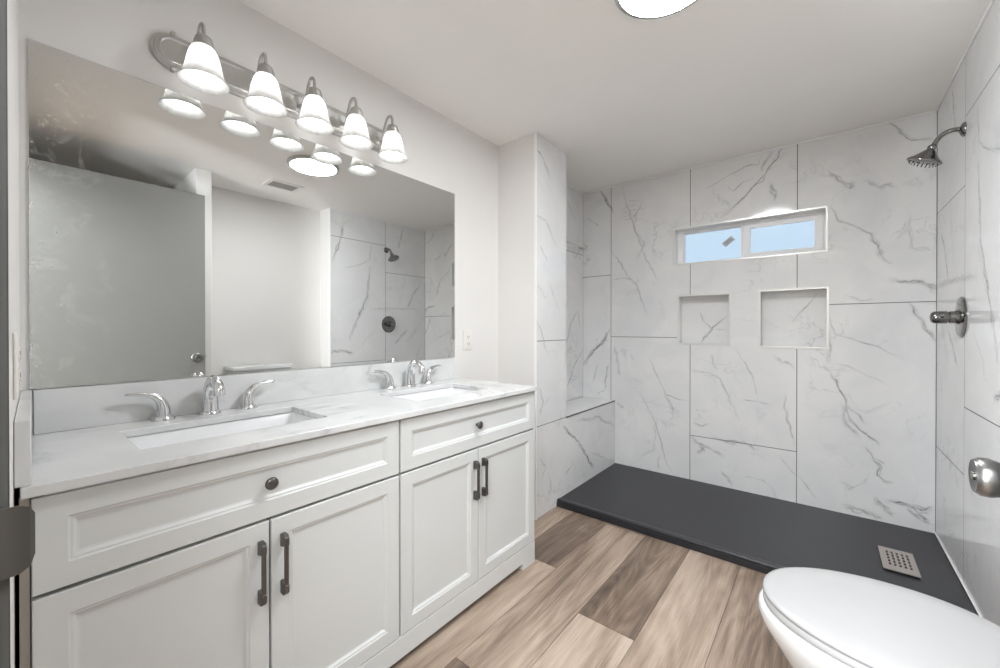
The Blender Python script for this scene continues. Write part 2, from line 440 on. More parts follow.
# ------------------------------------------------------------------ marble tile cladding
VEINS = {'back':[(7,1,[(1.409,2.301),(1.374,2.239),(1.327,2.162),(1.293,2.116),(1.237,2.068),(1.179,2.013),(1.135,1.963),(1.052,1.901)]),(4,0.6,[(0.964,2.128),(1.036,2.156),(1.112,2.19),(1.193,2.224),(1.271,2.22),(1.299,2.283)]),(4,0.6,[(1.097,2.107),(1.135,2.082),(1.193,2.119),(1.251,2.136)]),(8,0.45,[(1.353,2.293),(1.313,2.222),(1.292,2.17)]),(10,0.6,[(1.338,2.078),(1.361,2.024),(1.374,1.965)]),(12,0.6,[(1.635,2.085),(1.676,2.038),(1.71,1.993),(1.738,1.964),(1.749,1.998)]),(10,0.45,[(1.787,1.985),(1.834,1.964),(1.86,1.937),(1.901,1.956),(1.921,1.93)]),(5,0.9,[(1.9,2.299),(1.93,2.255),(1.94,2.217),(1.989,2.168),(2.069,2.155)]),(9,1,[(0.166,2.296),(0.219,2.185),(0.266,2.09)]),(5,0.7,[(0.347,2.28),(0.396,2.102),(0.44,1.975),(0.493,1.802),(0.551,1.655),(0.635,1.509)]),(7,0.5,[(0.504,2.128),(0.457,2.019),(0.445,1.974)]),(5,0.6,[(0.266,1.771),(0.347,1.653),(0.397,1.552),(0.469,1.475),(0.552,1.237)]),(4,0.5,[(0.043,2.08),(0.153,1.986)]),(4,0.6,[(0.266,1.538),(0.372,1.542),(0.445,1.512)]),(8,0.4,[(0.469,1.876),(0.528,1.797),(0.469,1.687)]),(13,1.2,[(0.02,0.833),(0.095,0.952),(0.177,1.011),(0.248,1.112)]),(6,0.8,[(0.197,0.618),(0.217,0.751),(0.236,0.845)]),(5,0.6,[(0.095,0.684),(0.144,0.84)]),(5,0.5,[(0.137,0.593),(0.197,0.618)]),(4,0.6,[(0.577,0.901),(0.619,0.8),(0.661,0.7),(0.686,0.643),(0.774,0.619),(0.852,0.611)]),(8,0.5,[(0.686,0.643),(0.734,0.556),(0.743,0.473)]),(4,0.7,[(0.49,0.632),(0.551,0.533),(0.603,0.436),(0.637,0.338),(0.678,0.192),(0.703,0.112),(0.735,0.068)]),(6,0.4,[(0.636,0.458),(0.611,0.385),(0.62,0.318),(0.603,0.211),(0.508,0.14)]),(8,0.5,[(0.277,0.997),(0.315,0.888),(0.325,0.761)]),(8,0.5,[(0.306,0.54),(0.363,0.492)]),(6,0.5,[(0.637,0.166),(0.629,0.061)]),(7,0.35,[(0.653,0.443),(0.702,0.399)]),(4,0.6,[(0.877,0.833),(0.977,0.831),(1.058,0.783),(1.112,0.656),(1.166,0.515)]),(4,0.55,[(1.15,0.998),(1.21,0.889),(1.253,0.798),(1.275,0.691)]),(7,0.4,[(1.01,0.967),(1.002,0.895),(1.034,0.861)]),(3,0.5,[(1.188,0.656),(1.338,0.647)]),(8,0.45,[(1.365,0.964),(1.406,0.916),(1.432,0.926),(1.471,0.888)]),(6,0.55,[(1.419,0.714),(1.426,0.625),(1.446,0.515),(1.47,0.398)]),(7,0.6,[(0.875,0.454),(0.937,0.436),(0.986,0.462)]),(9,0.75,[(0.875,0.353),(0.954,0.276),(0.912,0.249)]),(12,0.6,[(1.011,0.376),(1.105,0.357),(1.211,0.359),(1.262,0.334)]),(8,0.6,[(0.875,0.316),(0.979,0.298),(1.075,0.254)]),(8,0.5,[(1.067,0.147),(1.106,0.111),(1.121,0.063)]),(4,0.4,[(1.4,0.303),(1.486,0.201)]),(5,0.7,[(1.644,1.865),(1.685,1.786),(1.778,1.718),(1.823,1.676),(1.854,1.612),(1.867,1.534),(1.909,1.504)]),(9,0.5,[(1.823,1.676),(1.854,1.612),(1.867,1.534)]),(8,0.8,[(1.904,1.408),(1.969,1.391),(2.026,1.387),(2.082,1.343)]),(13,0.6,[(1.981,1.395),(2.037,1.373),(2.082,1.335)]),(7,0.4,[(1.713,1.33),(1.786,1.3),(1.849,1.306)]),(8,0.7,[(1.981,1.28),(2.015,1.217),(2.044,1.119),(2.083,1.071)]),(4,0.6,[(1.638,1.208),(1.666,1.1),(1.773,1.066),(1.862,1.033),(1.959,0.962)]),(8,0.5,[(1.639,1.118),(1.639,0.937)]),(3,0.4,[(1.66,0.929),(1.734,0.915),(1.899,0.815)]),(7,0.4,[(1.979,1.76),(1.986,1.578),(2.059,1.561)]),(6,0.8,[(1.614,0.911),(1.67,0.828),(1.708,0.739),(1.725,0.677),(1.735,0.6),(1.778,0.551),(1.839,0.498),(1.864,0.469)]),(7,0.6,[(1.725,0.677),(1.772,0.627),(1.798,0.582)]),(8,0.5,[(1.698,0.688),(1.719,0.563),(1.778,0.502)]),(7,0.9,[(1.809,0.459),(1.839,0.402),(1.864,0.346),(1.86,0.297),(1.879,0.268),(1.913,0.269)]),(5,0.6,[(1.844,0.39),(1.879,0.37)]),(12,0.6,[(1.705,0.097),(1.768,0.073),(1.84,0.066),(1.87,0.061)]),(14,0.6,[(1.85,0.165),(1.875,0.117),(1.919,0.096)]),(8,0.9,[(1.899,0.164),(1.957,0.16),(2.021,0.158),(2.075,0.174)]),(14,0.9,[(1.985,0.155),(2.03,0.109),(2.075,0.09)]),(18,0.5,[(2.003,0.147),(2.075,0.141)]),(3,0.5,[(1.493,0.212),(1.582,0.1)])],'stub':[(8,1,[(2.281,0.497),(2.376,0.431),(2.502,0.349),(2.596,0.245),(2.695,0.142),(2.74,0.097)]),(10,0.5,[(2.489,0.495),(2.799,0.467),(3.15,0.333)]),(6,0.6,[(2.317,0.17),(2.413,0.216)]),(7,0.5,[(2.681,0.238),(2.894,0.138),(3.151,0.037)]),(6,0.5,[(2.017,0.363),(2.076,0.282),(2.036,0.227)]),(4,0.4,[(1.997,0.626),(2.056,0.671),(2.138,0.715)]),(5,0.7,[(1.966,2.202),(2.054,2.165),(2.131,2.064)]),(5,0.5,[(1.976,1.806),(2.079,1.802),(2.212,1.657)]),(5,0.5,[(1.981,1.193),(2.03,1.112),(2.106,0.973)]),(7,0.5,[(1.977,0.819),(2.055,0.701),(2.006,0.6)]),(4,0.4,[(2.105,1.446),(2.24,1.256)]),(5,0.5,[(2.005,1.638),(2.105,1.557)])],'recess':[(5,0.8,[(2.836,0.997),(2.909,1.179),(3.024,1.294)]),(6,0.9,[(2.851,0.668),(2.986,0.841),(3.105,0.949)]),(5,0.6,[(3.024,1.294),(3.08,1.142)]),(5,0.5,[(2.834,2.192),(2.984,2.043)]),(5,0.5,[(2.984,1.706),(3.063,1.811)])],'right':[(10,0.8,[(2.085,2.163),(2.053,2.01),(1.976,1.794)]),(7,0.6,[(2.403,2.007),(2.385,1.848)]),(10,0.8,[(2.385,1.785),(2.349,1.47),(2.246,1.249),(2.147,1.022)]),(8,0.7,[(2.806,2.275),(2.744,2.029)]),(9,0.7,[(3.041,1.654),(2.953,1.542),(2.867,1.366)]),(10,0.7,[(2.683,0.961),(2.763,1.043),(2.867,1.126)]),(12,0.8,[(1.959,0.911),(2.067,0.921),(2.196,0.885)]),(5,0.5,[(2.1,1.736),(2.264,1.786),(2.403,1.882)]),(5,0.4,[(2.038,2.124),(2.165,2.239)]),(6,0.5,[(3.04,0.915),(2.996,0.812)]),(8,0.35,[(3.057,1.367),(2.757,1.363),(2.383,1.341)]),(6,0.3,[(2.385,1.457),(2.322,1.339),(2.275,1.263)]),(6,0.3,[(2.445,1.121),(2.317,1.013),(2.304,0.942)]),(5,0.4,[(3.053,1.192),(2.842,0.981)]),(7,0.3,[(2.858,1.81),(2.758,1.407)])],'niche':[(4,0.8,[(0.909,1.257),(0.927,1.203),(0.986,1.137),(1.089,1.239)]),(5,0.8,[(0.986,1.137),(0.903,1.031)]),(4,0.7,[(1.46,1.178),(1.515,1.264),(1.579,1.352)]),(4,0.4,[(0.998,1.131),(1.078,1.125)])]}
def vein_field(A, B, veins):
    """vein strength at points (A, B): a few wandering strands along each traced line"""
    def wob(p, q, k):
        return np.sin(23 * p + 13 * q + 2.1 * np.sin(17 * q + k) + 2 * k) + 0.6 * np.sin(61 * q - 37 * p + 1.7 * np.sin(29 * p) + 5 * k) + 0.25 * np.sin(143 * p + 97 * q + 2 * np.sin(41 * q) + 3 * k)
    out = np.zeros_like(A)
    for vi, (w, st, pts) in enumerate(veins):
        n = len(pts) - 1; P0 = np.array(pts); r = 0.05
        k = np.where((A > P0[:, 0].min() - r) & (A < P0[:, 0].max() + r) & (B > P0[:, 1].min() - r) & (B < P0[:, 1].max() + r))[0]
        if not len(k): continue
        ns = 1 if w <= 4 else 2 if w <= 7 else 4
        amp = 0.0022 + w / 1000 * (0.25 if ns == 1 else 0.55)
        for m in range(ns):
            a = A[k] + amp * wob(A[k], B[k], m * 1.3 + vi); b = B[k] + amp * wob(B[k] + 3.3, A[k] + 1.7, m * 1.9 + vi)
            best = np.full(len(k), 9.0); ss = np.zeros(len(k))
            for i in range(n):
                (x0, y0), (x1, y1) = pts[i], pts[i + 1]
                dx, dy = x1 - x0, y1 - y0
                t = np.clip(((a - x0) * dx + (b - y0) * dy) / (dx * dx + dy * dy + 1e-9), 0, 1)
                d = np.hypot(a - x0 - t * dx, b - y0 - t * dy)
                c = d < best; best[c] = d[c]; ss[c] = (i + t[c]) / n
            tap = np.clip(np.minimum(ss, 1 - ss) * 4 + 0.25, 0, 1) * (0.72 + 0.28 * np.sin(11 * ss + 2.3 * m + vi))
            ww = (0.0021 + 0.00014 * w) * (1.0 if m == 0 else 0.85)
            v = st * tap * ((0.95 if m == 0 else 0.6) * np.exp(-(best / ww) ** 2) + (0.20 if w > 7 else 0.12) * np.exp(-(best / (0.0045 + 0.0006 * w)) ** 2))
            out[k] = np.maximum(out[k], v)
    return np.clip(out, 0, 1)

def tile_sheet(name, tiles, holes, to3, veins, res, parent=None, gap=0.0021):
    """one mesh of marble slabs (u0, u1, v0, v1) seen from the w = 0 side, cut around holes"""
    U, Vv, F, off = [], [], [], 0
    for (u0, u1, v0, v1) in tiles:
        u0 += gap; u1 -= gap; v0 += gap; v1 -= gap
        def lines(a0, a1, edges):
            e = sorted({a0, a1} | {x for x in edges if a0 < x < a1}); o = []
            for p, q in zip(e[:-1], e[1:]):
                m = max(1, int(round((q - p) / res))); o += [p + (q - p) * k / m for k in range(m)]
            return np.array(o + [a1])
        us = lines(u0, u1, [h[0] for h in holes] + [h[1] for h in holes]); vs = lines(v0, v1, [h[2] for h in holes] + [h[3] for h in holes])
        gu, gv = np.meshgrid(us, vs, indexing='ij'); nu, nv = gu.shape
        cu = (us[:-1] + us[1:]) / 2; cv = (vs[:-1] + vs[1:]) / 2
        CU, CV = np.meshgrid(cu, cv, indexing='ij'); keep = np.ones_like(CU, bool)
        for h in holes: keep &= ~((CU > h[0]) & (CU < h[1]) & (CV > h[2]) & (CV < h[3]))
        I, J = np.where(keep); a = I * nv + J + off
        F.append(np.stack([a, a + nv, a + nv + 1, a + 1], 1)); U.append(gu.ravel()); Vv.append(gv.ravel()); off += nu * nv
    U = np.concatenate(U); Vv = np.concatenate(Vv); F = np.concatenate(F)
    used = np.zeros(len(U), bool); used[F.ravel()] = True
    ren = np.cumsum(used) - 1; U = U[used]; Vv = Vv[used]; F = ren[F]
    P = to3(U, Vv)
    me = bpy.data.meshes.new(name)
    me.vertices.add(len(U)); me.vertices.foreach_set('co', np.stack(P, 1).astype(np.float32).ravel())
    me.loops.add(F.size); me.loops.foreach_set('vertex_index', F.astype(np.int32).ravel())
    me.polygons.add(len(F)); me.polygons.foreach_set('loop_start', np.arange(0, F.size, 4, dtype=np.int32))
    me.update(calc_edges=True); me.validate()
    at = me.attributes.new('vein', 'FLOAT', 'POINT'); at.data.foreach_set('value', vein_field(U, Vv, veins).astype(np.float32))
    me.materials.append(M['tile'])
    o = bpy.data.objects.new(name, me); COL.objects.link(o)
    if parent: o.parent = parent
    o['kind'] = 'structure'
    return o

WIN = (0.747, 1.627, 1.608, 1.874); N1 = (0.777, 1.114, 1.026, 1.379); N2 = (1.283, 1.634, 1.014, 1.386)
b = MB()
b.slab([-0.12, 2.4] + [WIN[0], WIN[1], N1[0], N1[1], N2[0], N2[1]], [-0.05, ZC] + [WIN[2], WIN[3], N1[2], N1[3], N2[2], N2[3]], [WIN, N1, N2],
       lambda u, v, w: (u, YB + 0.0015 + w, v), 0, 0.16)
wall_back = struct(b.build('wall_back', M['grout']))
cols = [(0.0, .2555, (0, .36, 1.5775, ZC)), (.2555, .86, (0, 1.0705, ZC - .004)), (.86, 1.4835, (0, .362, 1.606, ZC - .004)), (1.4835, XR, (0, 1.281, ZC - .004))]
tiles = [(u0, u1, vs[i], vs[i + 1]) for u0, u1, vs in cols for i in range(len(vs) - 1)]
tile_sheet('tile_cladding', tiles, [WIN, N1, N2], lambda u, v: (u, np.full_like(u, YB), v), VEINS['back'], 0.0026, wall_back)

# niches: tiled recess and its metal edge
def niche(h, veins):
    d = 0.09; x0, x1, z0, z1 = h
    o = tile_sheet('niche_back', [(x0, x1, z0, z1)], [], lambda u, v: (u, np.full_like(u, YB + d), v), veins, 0.003, wall_back, 0.0)
    b = MB(); t = 0.004
    b.box(x0, x0 + t, YB, YB + d, z0, z1); b.box(x1 - t, x1, YB, YB + d, z0, z1); b.box(x0 + t, x1 - t, YB, YB + d, z0, z0 + t); b.box(x0 + t, x1 - t, YB, YB + d, z1 - t, z1)
    b.box(x0, x1, YB + d + 0.001, YB + d + 0.02, z0, z1)
    struct(b.build('niche_lining', M['tile'], wall_back))
def edge_frame(name, h, w, y0, y1, mat, parent=None, ox=0.0):
    x0, x1, z0, z1 = h; b = MB()
    b.slab([x0 - ox, x1 + ox, x0 + w, x1 - w], [z0 - ox, z1 + ox, z0 + w, z1 - w], [(x0 + w, x1 - w, z0 + w, z1 - w)], lambda u, v, q: (u, q, v), y0, y1)
    return b.build(name, mat, parent, bevel=0.0012)
niche(N1, VEINS['niche']); niche(N2, VEINS['niche'])
for h in (N1, N2): struct(edge_frame('niche_edge', h, 0.0075, YB - 0.003, YB + 0.012, M['edge_trim'], wall_back, 0.006))

# window
win = thing('window_1', 'small white sliding window with two panes high in the tiled shower wall', 'window', (1.187, YB, 1.741)); struct(win)
edge_frame('metal_edge', WIN, 0.006, YB - 0.003, YB + 0.012, M['edge_trim'], win, 0.006)
b = MB(); x0, x1, z0, z1 = WIN; t = 0.004
b.box(x0, x0 + t, YB + .012, YB + .16, z0, z1); b.box(x1 - t, x1, YB + .012, YB + .16, z0, z1); b.box(x0, x1, YB + .012, YB + .16, z0, z0 + t); b.box(x0, x1, YB + .012, YB + .16, z1 - t, z1)
b.build('reveal', M['vinyl'], win)
y = YB + 0.085
b = MB()
b.slab([x0 + .004, x1 - .004, .79, 1.165, 1.20, 1.60], [z0 + .004, z1 - .004, z0 + .022, z1 - .026], [(.79, 1.165, z0 + .022, z1 - .026), (1.20, 1.60, z0 + .022, z1 - .026)], lambda u, v, w: (u, w, v), y, y + 0.05)
b.build('frame', M['vinyl'], win, bevel=0.002)
def sash(x0, x1, z0, z1, w, yy):
    b = MB(); b.slab([x0, x1, x0 + w, x1 - w], [z0, z1, z0 + w * .8, z1 - w * .8], [(x0 + w, x1 - w, z0 + w * .8, z1 - w * .8)], lambda u, v, q: (u, q, v), yy, yy + 0.02)
    s = b.build('sash', M['vinyl'], win, bevel=0.003)
    b = MB(); b.box(x0 + w - .003, x1 - w + .003, yy + .008, yy + .011, z0 + w * .8 - .003, z1 - w * .8 + .003); b.build('pane', M['pane'], s)
    return s
sash(.788, 1.18, z0 + .018, z1 - .022, 0.008, y + .022)
sash(1.178, 1.612, z0 + .010, z1 - .018, 0.044, y - .004)
b = MB(); c, s = math.cos(math.radians(38)), math.sin(math.radians(38))
ctr = Vector((1.085, y + .0285, 1.757))
R = Matrix(((c, 0, -s), (0, 1, 0), (s, 0, c)))
b.box(-.038, .038, -.0008, 0, -.019, .019, rot=R, at=ctr)
b.cur = 1
for k in (-.012, -.004, .004, .012): b.box(-.031, .031 - abs(k), -.0012, -.0008, k - .0016, k + .0016, rot=R, at=ctr)
tag(b.build('window_sticker', [M['sticker'], M['print']]), 'small grey paper sticker stuck slantwise on the left window pane', 'sticker')

# stub wall beside the vanity with its bench
b = MB(); b.box(0.0, XS - 0.0015, YS0, YS1, -0.02, ZC); stub = struct(b.build('wall_stub', [M['wall'], M['grout']]))
for p in stub.data.polygons:
    if p.normal.x > .5: p.material_index = 1
tile_sheet('tile_cladding', [(YS0 + .004, YS1, ZB, 1.0615), (YS0 + .004, YS1, 1.0615, ZC - .004)], [], lambda u, v: (np.full_like(u, XS), u, v), VEINS['stub'], 0.0032, stub)
tile_sheet('tile_cladding', [(YS0 + .004, YS1 + .0021, 0, ZB)], [], lambda u, v: (np.full_like(u, XS), u, v), VEINS['stub'], 0.0032, stub)
b = MB(); b.box(XS - .012, XS + .002, YS0 - .002, YS0 + .006, 0, ZC - .001); struct(b.build('trim_3', M['caulk']))
b = MB(); b.box(0, XS - .004, YS1, YS1 + .004, ZB, ZC); struct(b.build('tile_return', M['tile'], stub))
rec = struct(MB().box(0, 0.001, YS1, YB, ZB, ZC).build('wall_recess', M['grout']))
tile_sheet('tile_cladding', [(YS1, YB, ZB, 1.768), (YS1, YB, 1.768, ZC - .004)], [], lambda u, v: (np.full_like(u, .0025), u, v), VEINS['recess'], 0.004, rec)

bench = thing('shower_bench', 'marble tiled bench built into the end of the shower', 'bench', (0.145, 2.73, 0))
b = MB(); b.box(0.004, XS - .002, YS1 + .002, YB - .001, 0, ZB - .004); b.build('core', M['grout'], bench)
o = tile_sheet('front_tile', [(YS1 - .0021, YB, 0, ZB - .004)], [], lambda u, v: (np.full_like(u, XS) - .145, u - 2.73, v), VEINS['stub'], 0.0032, bench); del o['kind']
o = tile_sheet('seat_tile', [(0.004, XS - .002, YS1 + .004, YB - .001)], [], lambda u, v: (u - .145, v - 2.73, np.full_like(u, ZB)), [], 0.03, bench); del o['kind']
b = MB(); b.box(XS - .007, XS + .0025, YS1 - .002, YB - .001, ZB - .006, ZB + .001); b.build('metal_edge', M['pull'], bench)

# shower wall on the right
b = MB(); b.box(XR + .0015, XA + .1, 1.95, YB + .1, -.05, ZC); sw = struct(b.build('wall_shower', [M['wall'], M['grout']]))
for p in sw.data.polygons:
    if p.normal.x < -.5: p.material_index = 1
tile_sheet('tile_cladding', [(2.572, YB, 0, .51), (2.572, YB, .51, 1.7455), (2.572, YB, 1.7455, ZC - .004),
                             (1.955, 2.572, 0, .80), (1.955, 2.572, .80, 2.0357), (1.955, 2.572, 2.0357, ZC - .004)], [],
           lambda u, v: (np.full_like(u, XR), u, v), VEINS['right'], 0.0036, sw)
b = MB(); b.box(XR - .002, XR + .012, 1.948, 1.957, 0, ZC - .001); struct(b.build('trim_4', M['caulk']))
# caulk line where the tile meets the ceiling
b = MB(); r = .008
b.box(XS, XR, YB - r, YB, ZC - r, ZC); b.box(XR - r, XR, 1.955, YB, ZC - r, ZC); b.box(XS, XS + r, YS0, YS1, ZC - r, ZC); b.box(.0025, .0025 + r, YS1, YB, ZC - r, ZC); b.box(0, XS, YB - r, YB, ZC - r, ZC)
struct(b.build('trim_5', M['caulk'], bevel=.002))

b = MB(); b.box(XR - .006, XR, YP + .01, YB, ZP - .001, ZP + .004); struct(b.build('trim_6', M['caulk'], bevel=.0015))

# ------------------------------------------------------------------ shower pan
pan = thing('shower_pan', 'dark charcoal low shower tray with a raised front edge', 'shower tray', (1.2, 2.66, 0))
X0, X1, Y0, Y1 = XS + .0015, XR - .0015, YP, YB - .0015
prof = []
b = MB()
cx0, cx1 = 1.830, 1.952; cy0, cy1 = 2.524, 2.762
b.slab([X0, X1, cx0, cx1], [Y0 + .02, Y1, cy0, cy1], [], lambda u, v, w: (u, v, w - (.008 if (cx0 - .001 < u < cx1 + .001 and cy0 - .001 < v < cy1 + .001 and w > .02) else 0)), ZP - .005, .002)
ring = [(0.0, .002), (0.0, .026), (.006, .028), (.006, ZP - .006), (.011, ZP), (.03, ZP), (.045, ZP - .0048), (.045, .002)]
b.add([(x, Y0 + q, z) for x in (X0, X1) for q, z in ring], [(i, (i + 1) % 8, 8 + (i + 1) % 8, 8 + i) for i in range(8)] + [tuple(range(8)), tuple(range(15, 7, -1))])
b.build('tray', M['pan'], pan, smooth=True, angle=25)
b = MB()
slots = []
for i in range(5):
    for j in range(5):
        u = cx0 + .024 + i * .0175; v = cy0 + .050 + j * .032
        slots.append((u, u + .0085, v, v + .024))
us = [cx0, cx1] + [s[k] for s in slots for k in (0, 1)]; vs = [cy0, cy1] + [s[k] for s in slots for k in (2, 3)]
b.slab(us, vs, slots, lambda u, v, w: (u, v, w), ZP - .002, ZP - .0055)
g = part_label(b.build('drain_grate', M['grate'], pan), 'pale metal slotted drain grate')
b = MB(); b.box(cx0 + .02, cx1 - .02, cy0 + .06, cy1 - .04, ZP - .0125, ZP - .0118); b.build('drain_recess', M['black'], pan)

# ------------------------------------------------------------------ vanity
XV = 0.5256; ZT = 0.8558
van = thing('vanity_cabinet', 'light grey double vanity cabinet with two drawers and four panelled doors', 'vanity', (0.27, 0.82, 0))
def lines_panel(b, y0, y1, z0, z1, xf, th, rings):
    rs = []
    for ins, dep in rings:
        rs.append([(xf - dep, y0 + ins, z0 + ins), (xf - dep, y1 - ins, z0 + ins), (xf - dep, y1 - ins, z1 - ins), (xf - dep, y0 + ins, z1 - ins)])
    b.loft([[(xf - th, *p[1:]) for p in rs[0]]] + rs)
SHAKER = [(0, .0015), (.0015, 0), (.044, 0), (.047, .0025), (.051, .003), (.056, .0075), (.060, .0085)]
b = MB()
b.box(.002, .500, .040, 1.596, .085, .700); b.box(.44, .500, .040, 1.596, .700, .8355)
b.cur = 1
b.box(.002, .5030, .0235, .040, 0, .8355); b.box(.002, .5235, 1.609, 1.6165, 0, .8355); b.box(.002, .5030, 1.596, 1.609, 0, .8355); b.box(.44, .5235, .040, 1.6, .8300, .8355)
b.build('carcass', [M['shadow_gap'], M['cabinet']], van, bevel=.001)
b = MB()
b.box(.49, XV, .024, 1.6165, .032, .104); b.box(.49, XV, .024, .118, 0, .032); b.box(.49, XV, 1.517, 1.6165, 0, .032)
b.build('plinth', M['cabinet'], van, bevel=.0015)
b = MB(); b.box(.40, .515, .0105, .0225, 0, .8320); part_label(b.build('filler_strip', M['filler'], van), 'unpainted beige filler strip')
def knob(parent, y, z):
    b = MB(); b.lathe([(.0065, 0), (.0055, .006), (.006, .010), (.013, .0145), (.0158, .019), (.0152, .0225), (.011, .0262), (.004, .0275)], (XV - .0085, y, z), (1, 0, 0), 28)
    return b.build('knob', M['nickel'] if 0 else M['pull'], parent, smooth=True)
def pull(parent, y, z0, z1):
    b = MB(); w = .0068
    for (za, zb, sg) in ((z1 - .034, z1, 1), (z0, z0 + .034, -1)):
        b.loft([[(XV, y - w, za), (XV, y + w, za), (XV, y + w, zb), (XV, y - w, zb)],
                [(XV + .019, y - w, za + (.005 if sg > 0 else 0)), (XV + .019, y + w, za + (.005 if sg > 0 else 0)), (XV + .019, y + w, zb - (0 if sg > 0 else .005)), (XV + .019, y - w, zb - (0 if sg > 0 else .005))],
                [(XV + .028, y - w * .8, za + .008), (XV + .028, y + w * .8, za + .008), (XV + .028, y + w * .8, zb - .006), (XV + .028, y - w * .8, zb - .006)]])
    b.box(XV + .018, XV + .0265, y - w * .72, y + w * .72, z0 + .022, z1 - .022)
    return b.build('pull_handle', M['pull'], parent, bevel=.0018)
for (y0, y1, yk, zk) in ((.0245, .8165, .4190, .742), (.8245, 1.6085, 1.206, .743)):
    b = MB(); lines_panel(b, y0, y1, .6535, .8290, XV, .020, SHAKER); knob(b.build('drawer', M['cabinet'], van), yk, zk)
for (y0, y1, yh) in ((.0245, .4165, .3955), (.4215, .8165, .4490), (.8245, 1.2055, 1.1825), (1.2095, 1.6085, 1.2325)):
    b = MB(); lines_panel(b, y0, y1, .1070, .6455, XV, .020, SHAKER); pull(b.build('door', M['cabinet'], van), yh, .448, .603)

# countertop with its splashes
top = thing('countertop', 'white veined quartz countertop with two sink cutouts on the vanity', 'countertop', (0.27, 0.82, 0.8358))
S1 = (.14, .40, .19, .64); S2 = (.14, .40, .995, 1.43)
b = MB()
def sk(u, v, w): return (u, v + ((.0195 - .0148 * u) - .0115 if v < .0116 else 0), w)
b.slab([0.0005, .5406, .14, .40], [.0115, 1.6165, S1[2], S1[3], S2[2], S2[3]], [S1, S2], sk, ZT, ZT - .0200)
b.build('slab', M['quartz'], top, bevel=.0022, seg=2)
b = MB(); b.box(0.0005, .020, .0400, 1.566, ZT + .0002, .9725)
tag(b.build('backsplash', M['quartz'], bevel=.0015), 'long low quartz backsplash under the mirror', 'backsplash')
b = MB()
f = lambda x: left_y(x) + .0008
b.loft([[(x, f(x), ZT + .0002), (x, f(x) + .0195, ZT + .0002), (x, f(x) + .0195, .9725), (x, f(x), .9725)] for x in (.0005, .532)])
tag(b.build('side_splash', M['quartz'], bevel=.0015), 'short quartz side splash against the near left wall', 'backsplash')

# sinks
def sink(S, label):
    x0, x1, y0, y1 = S; zb = ZT - .020
    t = thing('sink', label, 'sink', ((x0 + x1) / 2, (y0 + y1) / 2, zb - .108), 'white undermount basins')
    b = MB(); e = .006
    rr = lambda i, z, r: rrect(x0 - e + i, x1 + e - i, y0 - e + i, y1 + e - i, r, z)
    b.loft([rr(-.02, zb - .006, .045), rr(-.02, zb - .0005, .045), rr(0, zb - .0005, .022), rr(.004, zb - .004, .024), rr(.016, zb - .05, .032), rr(.030, zb - .085, .042), rr(.050, zb - .102, .050), rr(.090, zb - .108, .032)], False, True)
    b.build('basin', M['basin'], t, smooth=True, angle=50)
    b = MB(); b.lathe([(.022, 0), (.022, .002), (.018, .003), (.015, .0015), (.006, .0022)], ((x0 + x1) / 2 - .02, (y0 + y1) / 2, zb - .1082), (0, 0, 1), 28)
    b.build('drain', M['chrome'], t, smooth=True)
sink(S1, 'white rectangular basin nearer the left wall, under the faucet by the door'); sink(S2, 'white rectangular basin at the right half of the counter, nearer the shower')

# faucets: three-hole sets
def faucet(yc, label):
    at = (.05, yc, ZT)
    t = thing('faucet', label, 'faucet', at, 'widespread chrome faucets')
    P = lambda x, y, z: (x, yc + y, ZT + z)
    b = MB()
    b.lathe([(.0305, 0), (.0308, .004), (.0275, .008), (.024, .011)], P(.054, .005, 0), (0, 0, 1), 30)
    c = bez(P(.054, .005, .006), P(.048, .005, .070), P(.062, .005, .122), P(.106, .005, .112), 16) + bez(P(.106, .005, .112), P(.130, .005, .106), P(.142, .005, .094), P(.145, .005, .068), 9)[1:]
    n = len(c); rad = [.0245 - .0095 * min(1, i / (n * .60)) + .0015 * max(0, (i - n * .7) / (n * .3)) for i in range(n)]
    b.tube(c, rad, 20, 1.0, (0, 1, 0))
    b.build('spout', M['chrome'], t, smooth=True, angle=50)
    for s in (-1, 1):
        yb = .115 * s
        b = MB()
        b.lathe([(.0295, 0), (.0298, .004), (.0275, .008), (.0250, .012)], P(.054, yb, 0), (0, 0, 1), 30)
        c = bez(P(.054, yb, .008), P(.054, yb - .006 * s, .060), P(.054, yb + .012 * s, .088), P(.055, yb + .088 * s, .086), 18)
        b.tube(c, [.0245, .0238, .0230, .0222, .0213, .0203, .0192, .0180, .0166, .0152, .0138, .0124, .0112, .0101, .0092, .0084, .0078, .0074, .0050], 18, .72, (1, 0, 0))
        b.build('handle', M['chrome'], t, smooth=True, angle=50)
faucet(.412, 'polished chrome faucet over the basin nearer the left wall'); faucet(1.228, 'polished chrome faucet over the basin at the right end of the counter')

# mirror
b = MB(); b.box(.001, .006, .034, 1.5823, .9745, 1.8922)
mo = b.build('wall_mirror', [M['mirror'], M['edge_trim']], bevel=.0008)
tag(mo, 'large frameless mirror above the counter, worn at its left edge', 'mirror')

